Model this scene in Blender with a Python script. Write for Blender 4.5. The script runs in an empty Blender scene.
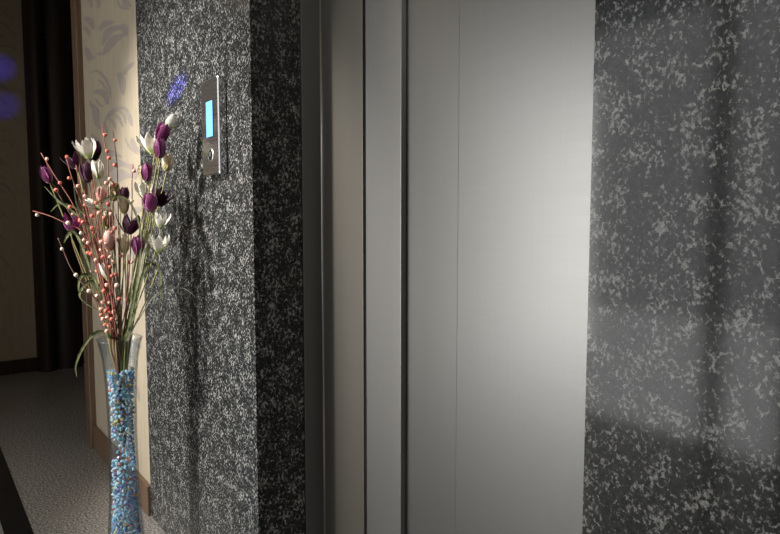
import bpy, bmesh, math, random
from mathutils import Vector, Matrix
C = bpy.context.scene.collection
S = bpy.context.scene
PI = math.pi

# ---------------------------------------------------------------- camera
FPX = 600.0
CAM = Vector((0, -0.64, 1.085))
PITCH = math.atan(45 / 600)
F2 = Vector((-0.784, 0.621, 0)).normalized()
R2 = Vector((F2.y, -F2.x, 0))
FW = (F2 * math.cos(PITCH) + Vector((0, 0, -math.sin(PITCH)))).normalized()
UP = R2.cross(FW).normalized()
cd = bpy.data.cameras.new('camera'); cam = bpy.data.objects.new('camera', cd); C.objects.link(cam)
cd.sensor_width = 36; cd.lens = FPX / 780 * 36; cd.clip_start = 0.02
cam.matrix_world = Matrix.Translation(CAM) @ Matrix((R2, UP, -FW)).transposed().to_4x4()
S.camera = cam

# ---------------------------------------------------------------- world, lights, exposure
w = bpy.data.worlds.new('world'); S.world = w; w.use_nodes = True
w.node_tree.nodes['Background'].inputs[0].default_value = (0.9, 0.95, 1, 1)
w.node_tree.nodes['Background'].inputs[1].default_value = 0.5
S.view_settings.view_transform = 'Standard'; S.view_settings.look = 'None'
S.view_settings.gamma = 1; S.view_settings.exposure = 0.0
S.view_settings.use_curve_mapping = False

def area(name, loc, target, sx, sy, power, col):
    l = bpy.data.lights.new(name, 'AREA'); l.shape = 'RECTANGLE'; l.size = sx; l.size_y = sy
    l.energy = power; l.color = col
    o = bpy.data.objects.new(name, l); C.objects.link(o); o.location = loc
    o.rotation_euler = (Vector(target) - Vector(loc)).to_track_quat('-Z', 'Y').to_euler()
    return o
def spot(name, loc, target, deg, blend, power, col, size=0.01):
    l = bpy.data.lights.new(name, 'SPOT'); l.spot_size = math.radians(deg); l.spot_blend = blend
    l.energy = power; l.color = col; l.shadow_soft_size = size
    o = bpy.data.objects.new(name, l); C.objects.link(o); o.location = loc
    o.rotation_euler = (Vector(target) - Vector(loc)).to_track_quat('-Z', 'Y').to_euler()
    return o

def ray(px, py):
    return FW + R2 * ((px - 390) / FPX) + UP * ((267 - py) / FPX)
def P(px, py, d):                      # point at depth d
    return CAM + ray(px, py) * d
def onY(px, py, y):                    # point on a plane parallel to the lift wall
    r = ray(px, py); return CAM + r * ((y - CAM.y) / r.y)
def onX(px, py, x):
    r = ray(px, py); return CAM + r * ((x - CAM.x) / r.x)

spot('ceiling_spot_light', (-1.9, -1.95, 2.5), (-1.9, 0, 0.95), 43, 0.75, 450, (1.0, 0.95, 0.87), 0.06)
area('daylight_entrance', (-2.05, -2.23, 1.12), (-2.05, 0, 1.12), 0.34, 1.4, 9, (1.0, 0.98, 0.92))
area('daylight_window', (-1.85, -2.3, 1.37), (-1.85, 0, 1.37), 1.9, 1.44, 9, (1.0, 1.0, 0.98))
area('daylight_low', (-1.85, -2.26, 0.33), (-1.85, 0, 0.33), 1.9, 0.62, 8, (1.0, 1.0, 0.98))
area('ceiling_lamp_and_fill', (-3.6, -1.5, 2.55), (-3.6, -1.7, 0), 0.6, 0.6, 3.2, (1.0, 0.84, 0.68))
area('ceiling_lamp_and_fill', (0.9, -1.3, 2.55), (0.7, -1.3, 0), 0.6, 0.6, 7, (1.0, 0.99, 0.96))  # added fill, no known lamp here; brightens flowers and panel edges
spot('blue_diode_light', (-0.75, -0.44, 1.69), onY(176.5, 89, 0), 4.0, 1.0, 800, (0.03, 0.04, 1.0))
spot('blue_diode_light', (-3.6, -0.9, 1.75), onX(-2, 68, -5.0), 8, 1.0, 42, (0.06, 0.04, 1.0))
spot('blue_diode_light', (-3.5, -0.9, 1.2), onX(3, 106, -5.0), 7, 1.0, 36, (0.06, 0.04, 1.0))

# ---------------------------------------------------------------- materials
def mat(name, col=(0.5, 0.5, 0.5), rough=0.5, metal=0.0, **kw):
    m = bpy.data.materials.new(name); m.use_nodes = True
    b = m.node_tree.nodes['Principled BSDF']
    b.inputs['Base Color'].default_value = (*col, 1); b.inputs['Roughness'].default_value = rough
    b.inputs['Metallic'].default_value = metal
    for k, v in kw.items(): b.inputs[k.replace('_', ' ')].default_value = v
    return m
def nt(m): return m.node_tree, m.node_tree.nodes, m.node_tree.links, m.node_tree.nodes['Principled BSDF']
def mapping(m, scale=(1, 1, 1), rot=(0, 0, 0)):
    t, n, l, b = nt(m)
    c = n.new('ShaderNodeTexCoord'); mp = n.new('ShaderNodeMapping')
    mp.inputs['Scale'].default_value = scale; mp.inputs['Rotation'].default_value = rot
    l.new(c.outputs['Object'], mp.inputs['Vector']); return mp.outputs['Vector']
def noise(m, vec, scale, detail=2, rough=0.5, dist=0.0):
    t, n, l, b = nt(m); x = n.new('ShaderNodeTexNoise')
    x.inputs['Scale'].default_value = scale; x.inputs['Detail'].default_value = detail
    x.inputs['Roughness'].default_value = rough; x.inputs['Distortion'].default_value = dist
    l.new(vec, x.inputs['Vector']); return x.outputs['Fac']
def ramp(m, fac, stops):
    t, n, l, b = nt(m); r = n.new('ShaderNodeValToRGB'); e = r.color_ramp.elements
    while len(e) < len(stops): e.new(0.5)
    for q, (p, c) in zip(e, stops):
        q.position = p; q.color = (*c, 1) if isinstance(c, tuple) else (c, c, c, 1)
    l.new(fac, r.inputs[0]); return r.outputs[0]
def mix(m, fac, a, bb, mode='MIX'):
    t, n, l, b = nt(m); x = n.new('ShaderNodeMix'); x.data_type = 'RGBA'; x.blend_type = mode
    for s, v in ((x.inputs[0], fac), (x.inputs[6], a), (x.inputs[7], bb)):
        if isinstance(v, (int, float)): s.default_value = v
        elif isinstance(v, tuple): s.default_value = (*v, 1)
        else: l.new(v, s)
    return x.outputs[2]
def math_(m, op, a, bb):
    t, n, l, b = nt(m); x = n.new('ShaderNodeMath'); x.operation = op
    for s, v in ((x.inputs[0], a), (x.inputs[1], bb)):
        if isinstance(v, (int, float)): s.default_value = v
        else: l.new(v, s)
    return x.outputs[0]
def bump(m, h, strength, dist):
    t, n, l, b = nt(m); x = n.new('ShaderNodeBump'); x.inputs['Strength'].default_value = strength
    x.inputs['Distance'].default_value = dist; l.new(h, x.inputs['Height']); l.new(x.outputs[0], b.inputs['Normal'])

def granite(name, lo, rot, rough, thr, bright, base=(0.022, 0.023, 0.022), sc=1.0, spec=0.5, st=0.8, k=0.35):
    m = mat(name, rough=rough); t, n, l, b = nt(m)
    v = mapping(m, (sc, sc, sc * st), rot)
    f1 = noise(m, v, 150, 3, 0.7, 0.35)
    f2 = noise(m, v, 260, 2, 0.6, 0.3)
    v2 = mapping(m, (sc, sc, sc))
    cl = noise(m, v2, 28, 2, 0.5)
    thrn = math_(m, 'ADD', f1, math_(m, 'MULTIPLY', math_(m, 'SUBTRACT', cl, 0.5), k))
    flake = ramp(m, thrn, [(thr - .02, 0.0), (thr + 0.085, 1.0)])
    tone = ramp(m, f2, [(0.35, (bright * 0.45,) * 3), (0.62, (bright, bright, bright * 0.97))])
    dark = ramp(m, noise(m, v, 90, 3, 0.7), [(0.4, tuple(c * 0.55 for c in base)), (0.65, tuple(c * 2.0 for c in base))])
    col = mix(m, flake, dark, tone)
    l.new(col, b.inputs['Base Color']); b.inputs['Specular IOR Level'].default_value = spec
    return m
M = {}
M['granite_l'] = granite('speckled granite', 0, (0, 0.6, 0), 0.24, 0.552, 0.50, base=(0.02, 0.0215, 0.0225), sc=1.1, st=.8)
M['granite_r'] = granite('speckled granite large', 0, (0, 0.9, 0), 0.10, 0.553, 0.46, base=(0.024, 0.026, 0.024), sc=1.25, spec=0.55, k=0.5)
M['granite_k'] = granite('black granite', 0, (0, 0.6, 0), 0.25, 0.80, 0.1, base=(0.008, 0.008, 0.009))

m = M['floor'] = mat('floor granite', rough=0.22); t, n, l, b = nt(m)
v = mapping(m); f = noise(m, v, 130, 4, 0.8)
c = ramp(m, f, [(0.36, (0.02, 0.02, 0.02)), (0.46, (0.19, 0.18, 0.17)), (0.56, (0.34, 0.32, 0.30)), (0.66, (0.55, 0.53, 0.50))])
l.new(c, b.inputs['Base Color'])

def steel(name, col, rough, aniso=0.0):
    m = mat(name, col, rough, 1.0); t, n, l, b = nt(m)
    v = mapping(m, (3, 3, 300)); f = noise(m, v, 1.5, 3, 0.6)
    v3 = mapping(m, (200, 200, 1.2)); f3 = noise(m, v3, 1.5, 2, 0.6)
    cc = mix(m, math_(m, 'MULTIPLY', f, 0.5), tuple(x * 1.07 for x in col), tuple(x * 0.86 for x in col))
    cc = mix(m, math_(m, 'MULTIPLY', f3, 0.35), cc, tuple(x * 0.8 for x in col))
    l.new(cc, b.inputs['Base Color'])
    r = math_(m, 'ADD', math_(m, 'MULTIPLY', f, 0.08), rough - 0.04); l.new(r, b.inputs['Roughness'])
    bump(m, f, 0.05, 0.0004)
    return m
M['steel'] = steel('brushed steel', (0.355, 0.352, 0.345), 0.38)
M['steel_light'] = steel('light brushed steel', (0.46, 0.452, 0.445), 0.42)
M['steel_frame'] = steel('brushed steel jamb', (0.34, 0.315, 0.28), 0.45)
M['steel_reveal'] = steel('dull steel', (0.27, 0.28, 0.29), 0.42)
M['chrome'] = mat('chrome', (0.9, 0.9, 0.9), 0.28, 1.0)
M['panel'] = steel('panel steel', (0.55, 0.53, 0.53), 0.28)
M['chrome_s'] = mat('polished steel side', (0.62, 0.62, 0.66), 0.10, 1.0)
M['black'] = mat('black plastic', (0.012, 0.012, 0.013), 0.35)
M['gap'] = mat('dark gap and shaft', (0.008, 0.008, 0.008), 0.8)  # near-black, paints the shade of the jamb gap; also on the shaft wall
m = M['screen'] = mat('lit screen', (0.1, 0.3, 0.5), 0.3)
t, n, l, b = nt(m)
b.inputs['Emission Color'].default_value = (0.26, 0.56, 0.88, 1); b.inputs['Emission Strength'].default_value = .8

m = M['paper'] = mat('cream wallpaper', rough=0.75); t, n, l, b = nt(m)
v = mapping(m, (6, 6, 1.2)); f = noise(m, v, 6, 5, 0.7)
v2 = mapping(m, (1, 1, 1)); g = noise(m, v2, 5, 3, 0.6)
c = ramp(m, f, [(0.3, (0.36, 0.305, 0.225)), (0.7, (0.48, 0.41, 0.31))])
l.new(mix(m, math_(m, 'MULTIPLY', g, 0.5), c, (0.42, 0.36, 0.28)), b.inputs['Base Color'])
m = M['motif'] = mat('lavender wallpaper print', rough=0.7); t, n, l, b = nt(m)
v = mapping(m, (30, 30, 6)); f = noise(m, v, 6, 4, 0.7)
l.new(ramp(m, f, [(0.3, (0.27, 0.235, 0.225)), (0.7, (0.37, 0.32, 0.275))]), b.inputs['Base Color'])
m = M['wood'] = mat('dark brown wood', rough=0.5); t, n, l, b = nt(m)
v = mapping(m, (14, 14, 0.7)); f = noise(m, v, 5, 4, 0.6, 0.5)
l.new(ramp(m, f, [(0.3, (0.016, 0.009, 0.007)), (0.7, (0.036, 0.020, 0.014))]), b.inputs['Base Color'])
m = M['wood_b'] = mat('brown wood', rough=0.4); t, n, l, b = nt(m)
v = mapping(m, (14, 14, 0.9)); f = noise(m, v, 5, 4, 0.6, 0.5)
l.new(ramp(m, f, [(0.3, (0.095, 0.058, 0.036)), (0.7, (0.18, 0.11, 0.07))]), b.inputs['Base Color'])
M['plaster'] = mat('plaster', (0.5, 0.46, 0.38), 0.8)
M['grout'] = mat('grout', (0.09, 0.09, 0.09), 0.7)

# ---------------------------------------------------------------- mesh helpers
def obj(name, bm, m, parent=None, smooth=False, loc=None, bevel=0, seg=2):
    me = bpy.data.meshes.new(name)
    bmesh.ops.recalc_face_normals(bm, faces=bm.faces)
    bm.to_mesh(me); bm.free()
    for x in (m if isinstance(m, (list, tuple)) else [m]): me.materials.append(x)
    if smooth:
        for p in me.polygons: p.use_smooth = True
    o = bpy.data.objects.new(name, me); C.objects.link(o)
    if parent: o.parent = parent
    if loc is not None: o.location = loc
    if bevel:
        bv = o.modifiers.new('bevel', 'BEVEL'); bv.width = bevel; bv.segments = seg; bv.limit_method = 'ANGLE'
        bv.harden_normals = True
        for p in me.polygons: p.use_smooth = True
    return o
def boxbm(x0, x1, y0, y1, z0, z1, bm=None, mi=0):
    bm = bm or bmesh.new()
    vs = [bm.verts.new((x, y, z)) for x in (x0, x1) for y in (y0, y1) for z in (z0, z1)]
    for f in ((0, 1, 3, 2), (4, 6, 7, 5), (0, 4, 5, 1), (2, 3, 7, 6), (0, 2, 6, 4), (1, 5, 7, 3)):
        bm.faces.new([vs[i] for i in f]).material_index = mi
    return bm
def struct(name, bm, m, **k):
    o = obj(name, bm, m, **k); o['kind'] = 'structure'; return o
def empty(name, loc, label, cat, group=None):
    o = bpy.data.objects.new(name, None); C.objects.link(o); o.location = loc; o.empty_display_size = .05
    o['label'] = label; o['category'] = cat
    if group: o['group'] = group
    return o
def catmull(pts, n=6):
    pts = [Vector(p) for p in pts]
    q = [pts[0] * 2 - pts[1]] + pts + [pts[-1] * 2 - pts[-2]]; out = []
    for i in range(1, len(q) - 2):
        for k in range(n):
            s = k / n
            out.append(0.5 * ((2 * q[i]) + (q[i + 1] - q[i - 1]) * s + (2 * q[i - 1] - 5 * q[i] + 4 * q[i + 1] - q[i + 2]) * s * s
                              + (-q[i - 1] + 3 * q[i] - 3 * q[i + 1] + q[i + 2]) * s ** 3))
    out.append(pts[-1]); return out
def tube(pts, r0, r1=None, sides=6, bm=None):
    bm = bm or bmesh.new(); r1 = r0 if r1 is None else r1; rings = []
    n = len(pts); ref = Vector((0.31, 0.22, 0.92))
    for i, p in enumerate(pts):
        d = (pts[min(i + 1, n - 1)] - pts[max(i - 1, 0)]).normalized()
        a = d.cross(ref if abs(d.dot(ref)) < .98 else Vector((1, 0, 0))).normalized(); b2 = d.cross(a)
        r = r0 + (r1 - r0) * i / (n - 1)
        rings.append([bm.verts.new(p + (a * math.cos(k * 2 * PI / sides) + b2 * math.sin(k * 2 * PI / sides)) * r) for k in range(sides)])
    for a, b2 in zip(rings, rings[1:]):
        for k in range(sides): bm.faces.new((a[k], a[(k + 1) % sides], b2[(k + 1) % sides], b2[k]))
    bm.faces.new(rings[0]); bm.faces.new(rings[-1]); return bm
def lathe(prof, seg=48, closed=True):
    bm = bmesh.new(); rings = []
    for r, z in prof:
        rings.append([bm.verts.new((r * math.cos(k * 2 * PI / seg), r * math.sin(k * 2 * PI / seg), z)) for k in range(seg)] if r > 1e-6 else [bm.verts.new((0, 0, z))])
    for a, b2 in zip(rings, rings[1:]):
        for k in range(seg):
            k2 = (k + 1) % seg
            if len(a) == 1 and len(b2) == 1: continue
            if len(a) == 1: bm.faces.new((a[0], b2[k2], b2[k]))
            elif len(b2) == 1: bm.faces.new((a[k], a[k2], b2[0]))
            else: bm.faces.new((a[k], a[k2], b2[k2], b2[k]))
    return bm

# ---------------------------------------------------------------- the setting
XR = onY(589, 262, 0).x            # edge of the nearer granite
XL = onY(254, 262, 0).x            # outer corner of the farther granite
XG = onY(143.5, 262, 0).x          # granite meets wallpaper
XE = onY(92.5, 445, 0).x           # end of the papered wall
XF = -5.0; YL = onX(37.5, 371, -5.0).y; YO = -2.15; TOP = 3.0
print('X', XR, XL, XG, XE)
yj0 = onX(303, 262, XL).y; yj1 = onX(322, 262, XL).y
xj = onY(363, 262, yj1).x
struct('floor', boxbm(XF - .3, 1.7, YO - .3, 1.2, -0.06, 0), M['floor'])
struct('ceiling', boxbm(XF - .3, 1.7, YO - .3, 1.2, TOP, TOP + .06), M['plaster'])
bm = boxbm(XG, XL, 0, yj0, 0, TOP)
struct('wall_back_granite_far', bm, M['granite_l'])
struct('wall_back_granite_near', boxbm(XR, 1.6, 0, .12, 0, TOP), M['granite_r'])
struct('wall_back_lintel', boxbm(XL, XR, 0, yj0, 2.15, TOP), M['granite_l'])

def ribbon_px(bm, pts, wd, place, mi, off):
    """a printed stroke: polyline with tapering width"""
    P2 = catmull([Vector((x, y, 0)) for x, y in pts], 5); n = len(P2); L = []; Rr = []
    for i, p in enumerate(P2):
        d = (P2[min(i + 1, n - 1)] - P2[max(i - 1, 0)]).normalized(); nn = Vector((-d.y, d.x, 0))
        h = wd * 0.5 * max(0.0144, math.sin(PI * (i + .35) / (n - .3))) ** .6
        L.append(p + nn * h); Rr.append(p - nn * h)
    a = [bm.verts.new(place(q.x, q.y) + off) for q in L]; b2 = [bm.verts.new(place(q.x, q.y) + off) for q in Rr]
    for i in range(n - 1): bm.faces.new((a[i], a[i + 1], b2[i + 1], b2[i])).material_index = mi
STROKES = [([(99, 30), (105, 24), (114, 22)], 3.6), ([(103, 37), (109, 30), (118, 28), (127, 25)], 3.4),
           ([(102, 45), (106, 37), (113, 31)], 3), ([(104, 54), (109, 46), (115, 39), (124, 35)], 5.5), ([(97, 54), (105, 54)], 2),
           ([(122, 24), (125, 30), (126, 37)], 4.5),
           ([(84, 18), (90, 21), (94, 29)], 4), ([(83, 27), (88, 31), (89, 36)], 2.5), ([(85, 47), (89, 55), (88, 61)], 4), ([(88, 61), (95, 56)], 2),
           ([(117, 0), (121, 7), (130, 9)], 2), ([(124, -4), (126, 3), (132, 6)], 4), ([(96, -2), (99, 4), (98, 8)], 2), ([(87, -3), (91, 3), (92, 8)], 2),
           ([(90, 73), (97, 71), (104, 77), (109, 86), (111, 98)], 1.8), ([(97, 79), (103, 84), (109, 94)], 1.5),
           ([(93, 92), (101, 92), (106, 97), (107, 105)], 4.2), ([(93, 104), (96, 113), (97, 127)], 4.6), ([(95, 98), (99, 104), (104, 107)], 1.6), ([(90, 100), (92, 107), (98, 110)], 1.6),
           ([(118, 73), (122, 80), (123, 95)], 4.5), ([(119, 74), (127, 73)], 2.5), ([(124, 72), (129, 67), (134, 62)], 2.8),
           ([(104, 125), (109, 115), (120, 108), (127, 109)], 2.8), ([(126, 108), (129, 116), (132, 126)], 3), ([(113, 114), (119, 118), (123, 127)], 1.8),
           ([(109, 118), (113, 122), (116, 130)], 1.8), ([(119, 110), (124, 116), (126, 124)], 1.6)]
bm = boxbm(XE, XG, 0.004, .12, 0, TOP)
random.seed(4); lay = 0
for k, (dx, dz) in enumerate(((0, 0), (0.05, -.52), (-.02, -1.03))):
    for pts, wd in STROKES:
        lay += 1
        ribbon_px(bm, pts, wd * 1.6, lambda x, y: onY(x, y, 0.004) + Vector((dx, 0, dz)), 1, Vector((0, -0.0004 - lay * .000012, 0)))
for vv in bm.verts:
    vv.co.x = max(XE, min(XG, vv.co.x)); vv.co.z = max(0, vv.co.z)
struct('wall_back_papered', bm, [M['paper'], M['motif']])

bm = boxbm(XF - .12, XF, YO, YL, 0, TOP)
for k, (dy, dz) in enumerate(((0, 0), (-.35, .1), (-.05, -.5), (-.4, -.4), (-.1, -1.0), (-.5, -1.0))):
    for pts, wd in (([(-14, 6), (0, 10), (13, 20)], 1.6), ([(-8, 20), (4, 24), (15, 36)], 1.8), ([(-6, 48), (8, 46), (17, 50)], 2), ([(-14, 36), (-4, 34), (6, 38)], 3),
                    ([(-8, 64), (4, 58), (15, 60)], 1.4), ([(-12, 92), (0, 84), (14, 96)], 2.2), ([(-6, 120), (8, 112), (20, 126)], 2.6), ([(-12, 150), (4, 140), (16, 150)], 1.5)):
        ribbon_px(bm, pts, wd, lambda x, y: onX(x, y, XF) + Vector((0, dy, dz)), 1, Vector((0.0008, 0, 0)))
for vv in bm.verts:
    vv.co.y = max(YO, min(YL, vv.co.y)); vv.co.z = max(0, min(TOP, vv.co.z))
struct('wall_left', bm, [M['paper'], M['motif']])
struct('wall_right', boxbm(1.6, 1.7, YO, .12, 0, TOP), M['plaster'])
# entrance side, behind the camera: wall with a wide glazed opening
bm = boxbm(XF, -2.85, YO - .12, YO, 0, TOP)
boxbm(-.85, 1.6, YO - .12, YO, 0, TOP, bm); boxbm(-2.85, -.85, YO - .12, YO, 2.3, TOP, bm)
struct('wall_front', bm, M['plaster'])
wf = struct('window_1', boxbm(-2.85, -.85, YO - .06, YO - .005, 2.24, 2.3), M['wood'])
for x in (-2.85, -1.23, -.91):
    struct('window_frame', boxbm(x, x + (.065 if x == -1.23 else .06), YO - .06, YO - .005, 0, 2.24), M['wood'], parent=wf)

struct('added_light_baffle', boxbm(-3.0, -2.88, YO, -1.35, 0, TOP), M['plaster'])  # unseen baffle, added to keep window light off the far wall
# wood trim
def mold(name, x0, x1, ya, z0, z1, m):
    return struct(name, boxbm(x0, x1, ya, 0.004, z0, z1), m, bevel=.004)
xt = onY(100, 430, -0.0).x
struct('trim_1', boxbm(XE - .01, XE + .085, -.022, .14, 0, TOP), M['wood_b'], bevel=.006)
struct('baseboard_back', boxbm(XE + .085, XG, -.012, .004, 0, .115), M['wood_b'], bevel=.004)
bm = boxbm(XF, XF + .018, YO, YL, 0, .10)
struct('baseboard_left', bm, M['wood'], bevel=.005)
# doorway in the far corner: rounded casing post and the dark door beside it
bm = bmesh.new(); prof = []
y0, y1 = YL, .32
for k in range(25):
    s = k / 24; y = y0 + (y1 - y0) * s
    d = .035 + .075 * max(0, math.sin(PI * min(1, s / .42))) ** .7 * (s < .42) + .05 * (max(0, math.sin(PI * (s - .42) / .58)) ** .5 if s >= .42 else 0)
    prof.append((XF + d, y))
prof = [(XF - .1, y0)] + prof + [(XF - .1, y1)]
lo = [bm.verts.new((x, y, 0)) for x, y in prof]; hi = [bm.verts.new((x, y, TOP)) for x, y in prof]
for i in range(len(prof)):
    j = (i + 1) % len(prof); bm.faces.new((lo[i], lo[j], hi[j], hi[i]))
bm.faces.new(lo); bm.faces.new(hi)
struct('trim_2', bm, M['wood'])
bm = boxbm(XF - .06, XF - .02, .32, 1.15, 0, TOP)
boxbm(XF - .02, XF - .005, .36, .6, .2, .95, bm); boxbm(XF - .02, XF - .005, .36, .6, 1.1, 1.95, bm)
struct('door_1', bm, M['wood'], bevel=.004)
struct('wall_back_corridor', boxbm(XF, XE, 1.15, 1.25, 0, TOP), M['wood'])
struct('wall_corridor_side', boxbm(XE - .01, XE + .09, .14, 1.15, 0, TOP), M['wood'])

# black border strip in the floor
ya = onY(0, 0, 0)
def onZ(px, py, z=0.0):
    r = ray(px, py); return CAM + r * ((z - CAM.z) / r.z)
yb = (onZ(0, 452).y + onZ(37, 534).y) / 2; yc = onZ(3, 531).y
print('strip', yb, yc, onZ(0, 452), onZ(37, 534))
bm = bmesh.new()
x = XF + .02; jx = onZ(8, 488).x
while x < 1.6:
    x2 = min(1.6, x + .6 + (jx - XF) % .6 * (x == XF + .02)); boxbm(x + .0008, x2 - .0008, yc, yb, -.004, .0012, bm); x = x2
struct('trim_3', bm, M['granite_k'])

# ---------------------------------------------------------------- lift doorway
fr = empty('elevator_frame', (XL, yj0, 0), 'brushed steel lift door frame set deep between two granite walls', 'door frame')
def part(name, bm, m, par, **k):
    o = obj(name, bm, m, par, **k); o.location = -Vector(par.location); return o
part('side_jamb', boxbm(XL - .0, XL + .004, yj0, yj1, 0.0, 2.2), M['steel_reveal'], fr, bevel=.001)
part('front_jamb', boxbm(XL - .002, xj, yj1, yj1 + .004, 0.0, 2.2), M['steel_frame'], fr, bevel=.001, seg=3)
part('bead', boxbm(XL + .0005, XL + .0050, yj0 - .002, yj0 + .001, 0.0, 2.15), M['steel'], fr)
part('highlight_strip', tube([Vector((XL + .004, yj1 - .001, 0)), Vector((XL + .004, yj1 - .001, 2.2))], .0028, sides=12), M['chrome'], fr, smooth=True)  # chrome strip added to give the inner corner its bright highlight
part('header', boxbm(XL, XR + .3, yj1 - .0, yj1 + .03, 2.0, 2.2), M['steel_frame'], fr)
yk = yj1 + .006; ed = yk + .014
xk = onY(401, 262, yk).x
xs = onY(456, 262, ed - .008).x
xq = xj + .004
part('gap_shade_strip', boxbm(xj - .012, xj + .004, yj1 + .0045, yk + .0005, 0, 2.2), M['gap'], fr)  # dark strip standing in for the shade inside the open gap
# door leaves
dl = empty('elevator_door', (xq, ed, 0), 'two-leaf sliding steel lift door, closed, in the recess', 'elevator door')
part('fixed_panel', boxbm(xj - .01, xk, yk, ed + .0018, 0.01, 2.0), M['steel_light'], fr, bevel=.0025, seg=3)
bm = boxbm(xq, xs + .25, ed + .002, ed + .032, 0.008, 2.04)
part('door_panel', bm, M['steel'], dl, bevel=.0015)
bm = boxbm(xs, XR + .32, ed - .006, ed + .001, 0.008, 2.04)
part('door_panel', bm, M['steel'], dl, bevel=.003, seg=3)
sl = obj('elevator_sill', boxbm(XL + .004, XR + .3, yj1 + .031, ed + .06, 0.0, .007), M['steel_reveal'])
sl['label'] = 'steel threshold strip under the lift door'; sl['category'] = 'threshold'
struct('wall_shaft', boxbm(XL - .1, XR + .4, ed + .07, ed + .12, 0, TOP), M['gap'])

# ---------------------------------------------------------------- call panel
yp = -.023
pr = onX(227, 120, 0)
px1 = onY(227, 125, 0).x; px0 = onY(202, 125, yp).x
z1 = onY(217, 79, yp).z + .011; z0 = onY(219, 173, yp).z - .002
cp = empty('call_panel', ((px0 + px1) / 2, 0, z0), 'slim steel lift call panel with lit blue screen on the granite wall', 'call panel')
bm = boxbm(px0 + .001, px1 - .001, -.019, -.0005, z0 + .001, z1 - .001)
part('housing', bm, M['chrome_s'], cp, bevel=.001)
# face plate with arched corners and a wide polished chamfer on its right edge
bm = bmesh.new()
def plate(bm, x0, x1, z0, z1, y, r):
    out = []
    for cx, cz, a0 in ((x1 - r, z1 - r, 0), (x0 + r, z1 - r, 90), (x0 + r, z0 + r, 180), (x1 - r, z0 + r, 270)):
        for k in range(6):
            a = math.radians(a0 + k * 18); out.append((cx + r * math.cos(a), y, cz + r * math.sin(a)))
    return out
A = [bm.verts.new(q) for q in plate(bm, px0, px1, z0, z1, -.019, .006)]
B = [bm.verts.new(q) for q in plate(bm, px0, px1, z0, z1, -.0205, .006)]
D = [bm.verts.new(q) for q in plate(bm, px0 + .0015, px1 - .0028, z0 + .003, z1 - .003, yp, .005)]
for a, b2 in ((A, B), (B, D)):
    for k in range(24): bm.faces.new((a[k], a[(k + 1) % 24], b2[(k + 1) % 24], b2[k])).material_index = 1 if b2 is D else 0
bm.faces.new(A); bm.faces.new(D)
part('face_plate', bm, [M['panel'], M['chrome']], cp)
a = onY(206.3, 102.5, yp); b_ = onY(213.4, 136, yp)
part('screen_bezel', boxbm(a.x - .002, b_.x + .002, yp - .001, yp + .001, b_.z - .002, a.z + .002), M['black'], cp)
part('screen', boxbm(a.x, b_.x, yp - .0016, yp, b_.z, a.z), M['screen'], cp)
kc = onY(211.3, 155, yp)
def disc(r0, y_0, y_1, m, name, par, rin=0):
    bm = lathe([(rin, 0), (r0, 0), (r0, y_1 * .7), (r0 * .93, y_1), (rin, y_1)] + ([(rin, 0)] if rin else []), 28)
    bmesh.ops.rotate(bm, verts=bm.verts, matrix=Matrix.Rotation(PI / 2, 3, 'X'))
    bmesh.ops.translate(bm, verts=bm.verts, vec=(kc.x, yp + y_0, kc.z)); return part(name, bm, m, par, smooth=False)
lk = disc(.0175, 0, .003, M['chrome'], 'lock_ring', cp, .0148)
disc(.0148, 0, .0022, M['black'], 'key_lock', cp)
kb = boxbm(kc.x - .002, kc.x + .003, yp - .0045, yp - .002, kc.z - .004, kc.z + .007)
part('keyhole_cover', kb, M['chrome'], cp, bevel=.0006)

# ---------------------------------------------------------------- vase
VD = 1.70
rim = P(119.5, 338, VD); VX, VY, VH = rim.x, rim.y, rim.z
print('vase', rim)
ve = empty('flower_vase', (VX, VY, 0), 'tall clear glass floor vase filled with coloured chips, standing by the papered wall', 'vase')
m = M['glass'] = bpy.data.materials.new('clear glass'); m.use_nodes = True
N = m.node_tree.nodes; L = m.node_tree.links; N.remove(N['Principled BSDF'])
tr = N.new('ShaderNodeBsdfTransparent'); tr.inputs[0].default_value = (0.90, 0.92, 0.93, 1)
gl = N.new('ShaderNodeBsdfGlossy'); gl.inputs['Roughness'].default_value = 0.04
lw = N.new('ShaderNodeLayerWeight'); lw.inputs[0].default_value = .5
pw = N.new('ShaderNodeMath'); pw.operation = 'POWER'; pw.inputs[1].default_value = 4; L.new(lw.outputs['Facing'], pw.inputs[0])
fz = N.new('ShaderNodeMath'); fz.operation = 'MULTIPLY_ADD'; fz.inputs[1].default_value = .8; fz.inputs[2].default_value = .05; L.new(pw.outputs[0], fz.inputs[0])
mx = N.new('ShaderNodeMixShader'); L.new(fz.outputs[0], mx.inputs[0]); L.new(tr.outputs[0], mx.inputs[1]); L.new(gl.outputs[0], mx.inputs[2])
L.new(mx.outputs[0], N['Material Output'].inputs[0])
PROF = [(.062, .0), (.062, .012), (.058, .05), (.052, .11), (.0475, .17), (.042, .26), (.0395, .36), (.0385, .44), (.040, .54), (.0425, .60), (.047, .66), (.054, .70), (.0605, VH)]
PROF = [(a_, b_ if b_ in (0, VH) else b_ + .033) for a_, b_ in PROF]
def vr(z):
    for (r0, a0), (r1, a1) in zip(PROF, PROF[1:]):
        if a0 <= z <= a1: return r0 + (r1 - r0) * (z - a0) / (a1 - a0)
    return PROF[-1][0]
sm = catmull([(r, z, 0) for r, z in PROF], 3)
out = [(0, 0)] + [(p.x, p.y) for p in sm]
inn = [(p.x - .0028, p.y) for p in reversed(sm) if p.y > .03]
bm = lathe(out + [(PROF[-1][0] - .0014, VH + .0016)] + inn + [(0, .03)], 56)
gb = obj('glass_body', bm, M['glass'], ve, smooth=True)

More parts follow.
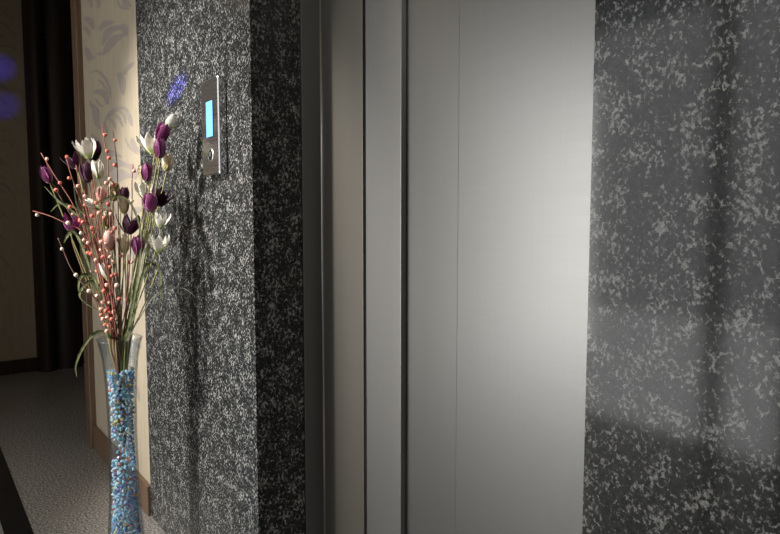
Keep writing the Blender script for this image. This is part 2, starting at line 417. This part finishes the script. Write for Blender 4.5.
# decorative chips inside the vase
def chip(name, col, seed, tr=0.0):
    random.seed(seed)
    bm = bmesh.new(); bmesh.ops.create_icosphere(bm, subdivisions=1, radius=1)
    for v_ in bm.verts:
        k = random.uniform(.75, 1.15); v_.co = Vector((v_.co.x * k, v_.co.y * k * .8, v_.co.z * .5 * k))
    me = bpy.data.meshes.new(name); bm.to_mesh(me); bm.free()
    mm = mat(name + ' colour', col, 0.18); mm.node_tree.nodes['Principled BSDF'].inputs['Coat Weight'].default_value = .6
    me.materials.append(mm); return me
CH = [('light blue', (0.40, 0.76, 0.97), 10), ('white', (0.80, 0.86, 0.92), 4), ('deep blue', (0.20, 0.44, 0.82), 2), ('violet', (0.42, 0.30, 0.56), 1.5),
      ('coral', (0.75, 0.20, 0.12), 1), ('yellow', (0.75, 0.62, 0.22), 1), ('pale blue', (0.62, 0.86, 0.98), 7)]
CHM = [chip('decorative_chip', c, i + 3) for i, (_, c, _w) in enumerate(CH)]
random.seed(11)
ctr = Vector((VX, VY, 0)); tocam = math.atan2(CAM.y - VY, CAM.x - VX)
spots = []
tries = 0
while len(spots) < 300 and tries < 90000:
    tries += 1
    z = random.uniform(.185, .665); a = random.uniform(-1.7, 1.7)
    # left open: the small empty pocket where a stem shows
    if .41 < z < .47 and a < -.15: continue
    r = vr(z) - .0028 - .0085 - random.uniform(0, .003)
    p = ctr + Vector((math.cos(tocam + a) * r, math.sin(tocam + a) * r, z))
    if all((p - q[0]).length > .0102 for q in spots): spots.append((p, a))
print('chips', len(spots))
for p, a in spots:
    z = p.z; wts = [c[2] for c in CH]
    if z < .39: wts[3] = 5; wts[2] = 4; wts[0] = 7
    if a > .7: wts[3] += 5; wts[2] += 3
    i = random.choices(range(len(CH)), wts)[0]
    o = bpy.data.objects.new('decorative_chip', CHM[i]); C.objects.link(o); o.location = p
    s = random.uniform(.0064, .0088); o.scale = (s, s, s)
    o.rotation_euler = (random.uniform(0, 6), random.uniform(0, 6), random.uniform(0, 6))
    lv = 'in the upper third of' if z > .53 else 'below the clear pocket in' if z < .41 else 'about the middle height of'
    o['label'] = 'small %s glossy chip %s the glass vase' % (CH[i][0], lv)
    o['category'] = 'chip'; o['group'] = '%s chips %s the vase' % (CH[i][0], lv)
bm = bmesh.new(); cnt = 0; tri = [v_.co.copy() for v_ in CHM[0].vertices]; fcs = [list(f.vertices) for f in CHM[0].polygons]
fill = []
for k in range(5200):
    z = random.uniform(.036, .660); R0 = vr(z) - .0028 - .0075
    front = z > .18
    a = random.uniform(-PI, PI); r = R0 * math.sqrt(random.random())
    if front and abs(a) < 1.85 and r > R0 - .011: continue
    if .405 < z < .475 and a < 0 and abs(a) < 2.4: continue
    q = Vector((math.cos(tocam + a) * r, math.sin(tocam + a) * r, z))
    if r < R0 - .020: continue
    if any((q - f_).length < .0115 for f_ in fill): continue
    fill.append(q)
for q in fill:
    rm = Matrix.Rotation(random.uniform(0, 6), 3, Vector((random.random(), random.random(), random.random() + .1)))
    vs = [bm.verts.new(q + rm @ (c_ * .0068)) for c_ in tri]
    mi = random.choices(range(len(CH)), [6, 3, 4, 5, 1, 1, 4])[0]
    for f_ in fcs: bm.faces.new([vs[i] for i in f_]).material_index = mi
fo = obj('chip_filling', bm, [c.materials[0] for c in CHM], None, loc=(VX, VY, 0))
fo['kind'] = 'stuff'; fo['label'] = 'deeper mass of mixed blue and violet chips filling the glass vase'; fo['category'] = 'chips'

# ---------------------------------------------------------------- flowers
def petal_mesh(name, m, Lh=1.0, wid=.5, bulge=.42, flare=0.0, pointy=1.0):
    """one cupped petal, base at origin, growing up +Z, cupping round the Z axis on the +X side; unit height"""
    bm = bmesh.new(); nu, nv = 9, 6; g = []
    for i in range(nu + 1):
        u = i / nu
        rr = .07 + bulge * (math.sin(PI * min(1, u * .62 + .06)) ** .9) * (1 - .28 * u * (1 - flare)) - (.10 * u ** 3) * (1 - flare) + flare * .38 * u ** 2.2
        wv = wid * (max(.001, math.sin(PI * (u ** .85) * .93 + .08)) ** (.75 * pointy)) if u < .999 else .04
        row = []
        for j in range(nv + 1):
            s = (j / nv) * 2 - 1; ang = s * wv / max(rr, .22)
            curl = rr * (1 + .06 * s * s * (1 + flare))
            row.append(bm.verts.new((curl * math.cos(ang), curl * math.sin(ang), u * Lh - .05 * s * s * u)))
        g.append(row)
    for i in range(nu):
        for j in range(nv): bm.faces.new((g[i][j], g[i][j + 1], g[i + 1][j + 1], g[i + 1][j]))
    geom = bmesh.ops.solidify(bm, geom=bm.faces[:], thickness=.022)
    bmesh.ops.recalc_face_normals(bm, faces=bm.faces)
    me = bpy.data.meshes.new(name); bm.to_mesh(me); bm.free(); me.materials.append(m)
    for p in me.polygons: p.use_smooth = True
    return me
def petal_mat(name, c0, c1, c2, rough=.5):
    m = mat(name, c1, rough); t, n, l, b = nt(m)
    c = n.new('ShaderNodeTexCoord'); sp = n.new('ShaderNodeSeparateXYZ'); l.new(c.outputs['Object'], sp.inputs[0])
    mp = n.new('ShaderNodeMapping'); mp.inputs['Scale'].default_value = (9, 9, .8); l.new(c.outputs['Object'], mp.inputs[0])
    f = noise(m, mp.outputs[0], 3, 3)
    h = math_(m, 'ADD', sp.outputs[2], math_(m, 'MULTIPLY', math_(m, 'SUBTRACT', f, .5), .3))
    l.new(ramp(m, h, [(.08, c0), (.38, c1), (.95, c2)]), b.inputs['Base Color'])
    b.inputs['Subsurface Weight'].default_value = .0; b.inputs['Sheen Weight'].default_value = .15
    return m
PM = {'white': petal_mat('white petal', (.45, .52, .22), (.86, .83, .74), (.95, .92, .86)),
      'cream': petal_mat('cream petal', (.55, .50, .22), (.78, .64, .44), (.85, .76, .60)),
      'pink': petal_mat('pale pink petal', (.70, .45, .30), (.78, .42, .38), (.85, .68, .60)),
      'purple': petal_mat('purple petal', (.24, .06, .15), (.26, .03, .17), (.36, .08, .26)),
      'dark': petal_mat('dark plum petal', (.08, .02, .05), (.075, .010, .045), (.10, .02, .065))}
PME = {(c, k): petal_mesh('petal', PM[c], flare=fl, wid=wd, bulge=bl, pointy=po) for c in PM
       for k, fl, wd, bl, po in (('shut', 0, .30, .34, 1.0), ('open', .55, .26, .34, 1.3))}
M['stem'] = mat('green stem', (.25, .27, .10), .5)
M['stem_y'] = mat('straw green stem', (.42, .38, .16), .5)
M['stem_b'] = mat('olive brown stem', (.26, .15, .08), .55)
M['stem_r'] = mat('reddish brown twig', (.26, .085, .06), .6)
M['stem_d'] = mat('brown twig', (.12, .06, .045), .6)
m = M['leaf'] = mat('green blade leaf', (.12, .17, .06), .45)
t, n, l, b = nt(m); v = mapping(m, (1, 1, 1)); f = noise(m, v, 60, 2)
l.new(ramp(m, f, [(.35, (.11, .14, .05)), (.65, (.27, .29, .13))]), b.inputs['Base Color'])
M['leaf_p'] = mat('pale grass blade', (.42, .42, .34), .5)
M['berry'] = mat('coral berry', (.72, .20, .14), .3)
M['berry_p'] = mat('pale pink berry', (.82, .50, .40), .3)
M['berry_w'] = mat('cream berry', (.86, .74, .62), .3)

def bm_sphere_me(m, name='berry'):
    bm = bmesh.new(); bmesh.ops.create_uvsphere(bm, u_segments=14, v_segments=9, radius=1)
    for v_ in bm.verts:
        if v_.co.z > .8: v_.co.z = .8 + (v_.co.z - .8) * -.6      # small dimple
        v_.co.z *= 1.08
    me = bpy.data.meshes.new(name); bm.to_mesh(me); bm.free(); me.materials.append(m)
    for p in me.polygons: p.use_smooth = True
    return me
BM_ = {k: bm_sphere_me(M[k]) for k in ('berry', 'berry_p', 'berry_w')}
random.seed(5)
def throat(px):                        # where a stem passes the rim and where it ends in the vase
    f = max(-1, min(1, (px - 119.5) / 60))
    side = R2 * (f * .034 + random.uniform(-.008, .008)); dep = F2 * random.uniform(-.022, .022)
    q = Vector((VX, VY, VH)) + side + dep
    lowz = random.uniform(.44, .56)
    e = Vector((VX, VY, lowz)) - side * .45 - dep * .3
    return q, e

def tulip(px, py, h, lean, col, kind, label, d=1.66, sway=0, toward=.15, stem='stem', n=6, squash=.9):
    """px, py: middle of the head"""
    c = P(px, py, d)
    ax = (UP * math.cos(math.radians(lean)) + R2 * math.sin(math.radians(lean)) - F2 * toward).normalized()
    base = c - ax * h * .5
    q, e = throat(px)
    t_ = empty('artificial_tulip', e, label, 'artificial flower', 'artificial flowers in the glass vase')
    mid = (base - ax * .05) * .55 + q * .45 + R2 * sway
    pts = catmull([e, e * .35 + q * .65, q, mid, base - ax * .035, base + ax * h * .04], 6)
    o = obj('stem', tube([p - e for p in pts], .0022, .0015), M[stem], t_, smooth=True)
    rot = ax.to_track_quat('Z', 'Y').to_matrix().to_4x4()
    a0 = random.uniform(0, 6)
    for k in range(n):
        inner = k % 2
        pm = bpy.data.objects.new('petal', PME[(col, kind)]); C.objects.link(pm); pm.parent = t_
        s = h * (1.0 - .06 * inner)
        w_ = (.86 if inner else 1.0) * random.uniform(.95, 1.05) * squash
        tilt = random.uniform(-.05, .07) + (.1 if kind == 'open' and not inner else 0)
        pm.matrix_local = Matrix.Translation(base - e) @ rot @ Matrix.Rotation(a0 + k * 2 * PI / n, 4, 'Z') @ Matrix.Rotation(tilt, 4, 'Y') @ Matrix.Diagonal((s * w_, s * w_, s, 1))
    return t_

T = [  # px py height lean colour kind label
 (86, 148, .058, -12, 'white', 'open', 'white open tulip at upper left, in front of a dark plum one', 1.66, {}),
 (98, 169, .052, -2, 'white', 'shut', 'closed slim white tulip just below the highest white one on the dark door side', 1.66, {}),
 (171, 121, .048, 28, 'white', 'shut', 'cream white tulip topmost of all, touching the blue-lit granite', 1.64, {'squash': .9}),
 (150, 143, .062, -12, 'white', 'open', 'wide open white tulip beside the two highest purple ones', 1.68, {}),
 (144, 173, .05, -8, 'cream', 'shut', 'pale cream tulip against the granite edge under the open white one', 1.70, {}),
 (168, 162, .05, 14, 'cream', 'shut', 'closed cream tulip hanging nearest the call panel', 1.64, {'squash': .9}),
 (146, 190, .058, -4, 'white', 'open', 'bright white tulip behind the pair of purple heads on the granite edge', 1.70, {}),
 (101, 194, .05, 4, 'pink', 'shut', 'pink-white closed tulip deep in the middle of the bouquet', 1.67, {'squash': .8}),
 (114, 191, .056, 6, 'cream', 'shut', 'cream tulip with blushed tip in the middle of the bouquet', 1.68, {}),
 (124, 205, .05, 2, 'cream', 'shut', 'cream tulip below the arching green blade', 1.71, {'squash': .8}),
 (108, 219, .052, 8, 'cream', 'shut', 'yellowish cream bud half hidden by twigs at the bouquet centre', 1.70, {'squash': .8}),
 (109, 240, .060, 6, 'pink', 'shut', 'pink tulip with a pale tip low in the bouquet', 1.64, {'squash': .85}),
 (124, 243, .056, 0, 'cream', 'shut', 'straight cream bud next to the low plum tulip', 1.66, {'squash': .8}),
 (105, 271, .052, -16, 'white', 'shut', 'narrow white bud among red twigs, lowest of the flowers', 1.63, {'squash': .55}),
 (161, 220, .046, 10, 'white', 'open', 'small ragged white tulip against granite under the purple pair', 1.60, {'squash': .75}),
 (159, 243, .050, 4, 'white', 'open', 'white three-pointed tulip lowest against the granite', 1.59, {'squash': .9}),
 (163, 133, .060, 24, 'purple', 'shut', 'deep purple tulip highest of the purple ones', 1.64, {}),
 (160, 148, .054, 6, 'purple', 'shut', 'purple tulip just under the highest purple head', 1.61, {}),
 (147, 172, .050, 8, 'purple', 'shut', 'purple tulip halfway between the top heads and the purple pair', 1.65, {}),
 (150, 202, .052, -4, 'purple', 'shut', 'front purple head of the pair against the granite edge', 1.62, {'squash': 1.1}),
 (161, 197, .056, 20, 'dark', 'open', 'rear plum head of the pair against the granite', 1.66, {}),
 (46, 174, .050, -14, 'purple', 'shut', 'purple tulip reaching furthest out to the dark doorway', 1.66, {'toward': .3}),
 (72, 161, .046, -20, 'dark', 'open', 'dim plum tulip behind the twigs before the dark doorway', 1.72, {}),
 (94, 150, .060, 10, 'dark', 'shut', 'dark plum tulip behind the highest open white one', 1.72, {}),
 (87, 172, .060, -6, 'dark', 'shut', 'dark plum tulip under the first one, between twigs', 1.72, {}),
 (72, 223, .052, 10, 'purple', 'open', 'drooping purple tulip at the outer twigs above the looped leaf', 1.67, {'toward': .4}),
 (130, 224, .056, 12, 'dark', 'open', 'dark plum cup-shaped tulip at the bouquet centre', 1.64, {'squash': 1.05}),
 (138, 245, .054, 4, 'purple', 'shut', 'low purple tulip with lilac petals above the straight green stem', 1.62, {}),
 (124, 195, .05, 14, 'dark', 'shut', 'plum bud behind the cream tulip in the middle', 1.73, {}),
 (92, 204, .050, -60, 'white', 'shut', 'white tulip lying sideways among the twigs', 1.64, {'squash': .7}),
]
for px, py, h, ln, col, kind, lab, d, kw in T:
    st = random.choice(['stem_y', 'stem_y', 'stem']) if px > 140 else random.choice(['stem_y', 'stem', 'stem_b', 'stem_b'])
    tulip(px, py, h, ln, col, kind, lab, d=d, stem=st, **kw)

def twig(path, berries, label, d=1.65, m='stem_r', rr=.0017):
    """path: picture points from tip down; berries: (px,py,kind)"""
    q, e = throat(path[-1][0] if path[-1][1] > 300 else path[-1][0])
    pts3 = [e, e * .3 + q * .7, q] + [P(x, y, d + random.uniform(-.004, .004)) for x, y in reversed(path)]
    t_ = empty('berry_twig', e, label, 'artificial twig', 'berry twigs in the glass vase')
    obj('stem', tube([p - e for p in catmull(pts3, 5)], rr * 1.35, rr * .8, 5), M[m], t_, smooth=True)
    for k, (x, y, kd) in enumerate(berries):
        c = P(x, y, d - .007)
        o = bpy.data.objects.new('berry', BM_[kd]); C.objects.link(o); o.parent = t_
        r = random.uniform(.0046, .0060); o.location = c - e; o.scale = (r, r, r)
        o.rotation_euler = (random.uniform(-.7, .7), random.uniform(-.7, .7), 0)
    return t_
b0, b1, b2_ = 'berry', 'berry_p', 'berry_w'
W = [
 ([(41, 153), (55, 176), (75, 208), (92, 250), (106, 300), (113, 335)], [(47, 159, b1), (60, 183, b0), (70, 207, b0), (80, 221, b0), (84, 240, b1), (91, 254, b0)], 'twig rising highest toward the dark doorway, coral berries', 1.65, 'stem_r'),
 ([(66, 156), (72, 178), (82, 205), (96, 250), (108, 300), (114, 335)], [(67, 157, b0), (69, 178, b0), (86, 203, b0), (85, 205, b0), (94, 231, b0), (98, 240, b1)], 'twig with one coral berry at its tip beside the dim plum tulip', 1.67, 'stem_r'),
 ([(102, 124), (104, 140), (108, 162), (108, 200), (108, 250), (112, 300), (115, 335)], [(105, 135, b0), (107, 151, b0), (109, 158, b0), (110, 179, b1), (106, 183, b1)], 'tallest red twig standing before the wallpaper', 1.66, 'stem_r'),
 ([(113, 130), (115, 148), (117, 165), (118, 200), (119, 260), (119, 335)], [(115, 140, b0), (115, 165, b0), (113, 184, b0)], 'second tallest twig before the wallpaper, darker brown', 1.67, 'stem_d'),
 ([(133, 164), (132, 182), (132, 205), (130, 260), (124, 335)], [(134, 171, b1), (132, 201, b1), (132, 262, b1)], 'twig with a berry under the pale tulips near the granite edge', 1.66, 'stem_r'),
 ([(33, 211), (50, 216), (67, 224), (82, 232), (96, 262), (110, 310), (115, 335)], [(37, 215, b2_), (68, 223, b2_), (81, 233, b2_), (88, 243, b1)], 'twig bending lowest and furthest out with a cream berry at its tip', 1.63, 'stem_r'),
 ([(58, 238), (64, 252), (70, 266), (77, 277), (89, 291), (104, 312), (113, 335)], [(62, 249, b2_), (76, 275, b2_), (89, 291, b2_), (104, 301, b1)], 'drooping thin twig with three cream berries beside the looped leaf', 1.62, 'stem_d'),
 ([(76, 165), (80, 185), (88, 215), (98, 255), (108, 300), (114, 335)], [(78, 186, b1), (80, 220, b0), (88, 253, b0), (97, 271, b1), (98, 285, b1)], 'twig between the dim plum tulips, pink berries near its top', 1.66, 'stem_r'),
 ([(92, 180), (94, 205), (98, 235), (106, 270), (112, 305), (116, 335)], [(96, 203, b0), (101, 242, b1), (103, 257, b0), (110, 267, b0), (112, 276, b0), (107, 285, b1), (116, 286, b1)], 'twig crowded with berries down the middle of the bouquet', 1.62, 'stem_r'),
 ([(100, 200), (102, 230), (106, 262), (112, 300), (117, 335)], [(99, 213, b1), (104, 218, b0), (111, 214, b1), (115, 228, b0), (110, 257, b1), (117, 285, b2_), (119, 299, b0)], 'short twig ending beneath the cream tulip', 1.61, 'stem_r'),
 ([(84, 214), (90, 240), (98, 275), (106, 305), (112, 335)], [(83, 222, b0), (92, 228, b0), (96, 260, b1), (103, 302, b1), (101, 309, b1), (101, 315, b0), (108, 308, b0)], 'berry twig on the doorway side starting near the drooping purple tulip', 1.63, 'stem_r'),
 ([(96, 290), (102, 305), (108, 320), (112, 337)], [(107, 318, b1), (109, 325, b1), (114, 312, b1), (113, 330, b1), (105, 325, b0)], 'lowest short twig with berries close above the vase rim', 1.62, 'stem_r'),
 ([(112, 215), (112, 250), (116, 290), (119, 335)], [(118, 240, b1), (113, 248, b0), (119, 298, b1), (127, 309, b0)], 'straight red twig behind the pink tulip', 1.68, 'stem_r'),
]
W += [
 ([(95, 215), (100, 250), (108, 295), (113, 335)], [(94, 232, b0)], 'thick red stem beside the crowded middle twig', 1.65, 'stem_r'),
 ([(104, 235), (108, 270), (113, 305), (117, 335)], [(108, 262, b1)], 'red stem close behind the pink tulip', 1.66, 'stem_r'),
 ([(121, 250), (120, 290), (120, 335)], [(121, 256, b0)], 'red stem beneath the straight cream bud', 1.65, 'stem_r'),
 ([(128, 255), (127, 295), (123, 335)], [(129, 262, b0)], 'red stem beneath the low purple tulip', 1.68, 'stem_r'),
 ([(88, 262), (96, 290), (106, 318), (113, 337)], [(92, 271, b2_), (99, 288, b1)], 'thin brown stem behind the looped leaves', 1.67, 'stem_d'),
 ([(52, 182), (62, 200), (78, 228), (96, 268), (108, 305), (114, 335)], [(56, 190, b0), (73, 214, b1), (86, 246, b0), (99, 266, b1)], 'brownish twig just inside the outermost coral one', 1.68, 'stem_d'),
 ([(84, 190), (90, 214), (98, 245), (105, 280), (112, 310), (116, 335)], [(85, 196, b1), (92, 216, b0), (101, 250, b1), (107, 278, b1), (111, 294, b0), (109, 303, b1)], 'berry twig passing behind the sideways white tulip', 1.64, 'stem_r'),
 ([(110, 196), (110, 226), (110, 262), (114, 300), (117, 335)], [(108, 204, b0), (112, 232, b0), (106, 244, b1), (113, 262, b1), (116, 274, b0), (110, 312, b0), (116, 320, b1)], 'berry twig rising through the pink and yellowish buds', 1.635, 'stem_r'),
 ([(98, 262), (102, 285), (107, 308), (113, 336)], [(97, 296, b1), (104, 291, b0), (106, 311, b0), (112, 319, b0), (107, 331, b1), (103, 319, b1)], 'short twig with the tightest cluster of coral berries above the rim', 1.61, 'stem_r'),
]
for path, br, lab, d, mm in W: twig(path, br, lab, d, mm)

def blade(path, label, d=1.64, wid=.008, m='leaf', name='leaf_blade', dd=0.0, inside=True):
    """path from tip to base"""
    e0 = None
    pts = [P(x, y, d + dd * (1 - i / (len(path) - 1))) for i, (x, y) in enumerate(path)]
    pts.reverse()
    if inside:
        q, e = throat(path[-1][0]); pts = [e * .5 + q * .5, q] + pts
    pts = catmull(pts, 7); n = len(pts); bm = bmesh.new(); rows = []
    org = pts[0].copy()
    for i, p in enumerate(pts):
        dr = (pts[min(i + 1, n - 1)] - pts[max(i - 1, 0)]).normalized()
        sd = dr.cross(F2 * .8 + Vector((0, 0, .35)) + R2 * .3).normalized(); nr = dr.cross(sd)
        s = i / (n - 1); h = wid * .5 * max(.01, math.sin(PI * (s * .93 + .05))) ** .6
        rows.append([bm.verts.new(p - org + sd * (h * k) + nr * (abs(k) * h * .35)) for k in (-1, -.5, 0, .5, 1)])
    for a, b3 in zip(rows, rows[1:]):
        for k in range(4): bm.faces.new((a[k], a[k + 1], b3[k + 1], b3[k]))
    bmesh.ops.solidify(bm, geom=bm.faces[:], thickness=.0006)
    o = obj(name, bm, M[m], None, smooth=True, loc=org)
    o['label'] = label; o['category'] = 'artificial leaf'; o['group'] = 'long leaves in the glass vase'
    return o
blade([(77, 377), (76, 366), (82, 350), (92, 336), (103, 331), (110, 338)], 'long green blade drooping over the vase rim toward the floor', 1.62, .010)
blade([(44, 186), (58, 200), (76, 214), (94, 236), (108, 280), (114, 335)], 'green blade spreading out low under the furthest purple tulip', 1.66, .012)
blade([(50, 212), (60, 204), (74, 207), (88, 220), (102, 260), (113, 335)], 'dark green blade arching under the doorway-side twigs', 1.68, .010)
blade([(92, 206), (103, 200), (118, 196), (130, 202), (139, 222), (141, 245), (136, 290), (126, 335)], 'green blade arching over the cream tulips at the centre', 1.61, .009)
blade([(86, 292), (79, 290), (82, 276), (94, 277), (100, 296), (106, 320), (112, 337)], 'looped green leaf curling beside the berry clusters', 1.63, .013)
blade([(100, 310), (90, 306), (80, 296), (86, 284), (96, 282), (104, 300), (112, 332)], 'second looped leaf just under the first one', 1.65, .010)
blade([(64, 243), (67, 237), (72, 231), (80, 240), (94, 280), (110, 335)], 'short pointed green leaf below the drooping purple tulip', 1.66, .013)
blade([(196, 298), (190, 292), (182, 288), (168, 289), (154, 296), (140, 318), (128, 338)], 'very thin pale blade curling out over the granite', 1.60, .0036, 'leaf_p')
blade([(159, 310), (161, 290), (160, 272), (154, 264), (146, 268), (138, 295), (128, 336)], 'bent grass blade hanging down before the granite', 1.63, .010)
blade([(104, 208), (112, 236), (116, 262), (120, 300), (122, 337)], 'narrow green blade upright in the middle of the stems', 1.66, .008)
blade([(156, 180), (150, 225), (143, 262), (136, 305), (128, 337)], 'straw coloured blade leaning toward the call panel side', 1.65, .007, 'leaf_p')
blade([(74, 182), (76, 200), (84, 226), (98, 262), (110, 310), (114, 337)], 'dark teal green blade behind the plum tulips', 1.71, .012)
blade([(134, 252), (132, 285), (131, 320), (127, 340)], 'straight thick green stalk in front of the bouquet base', 1.61, .007, 'leaf')
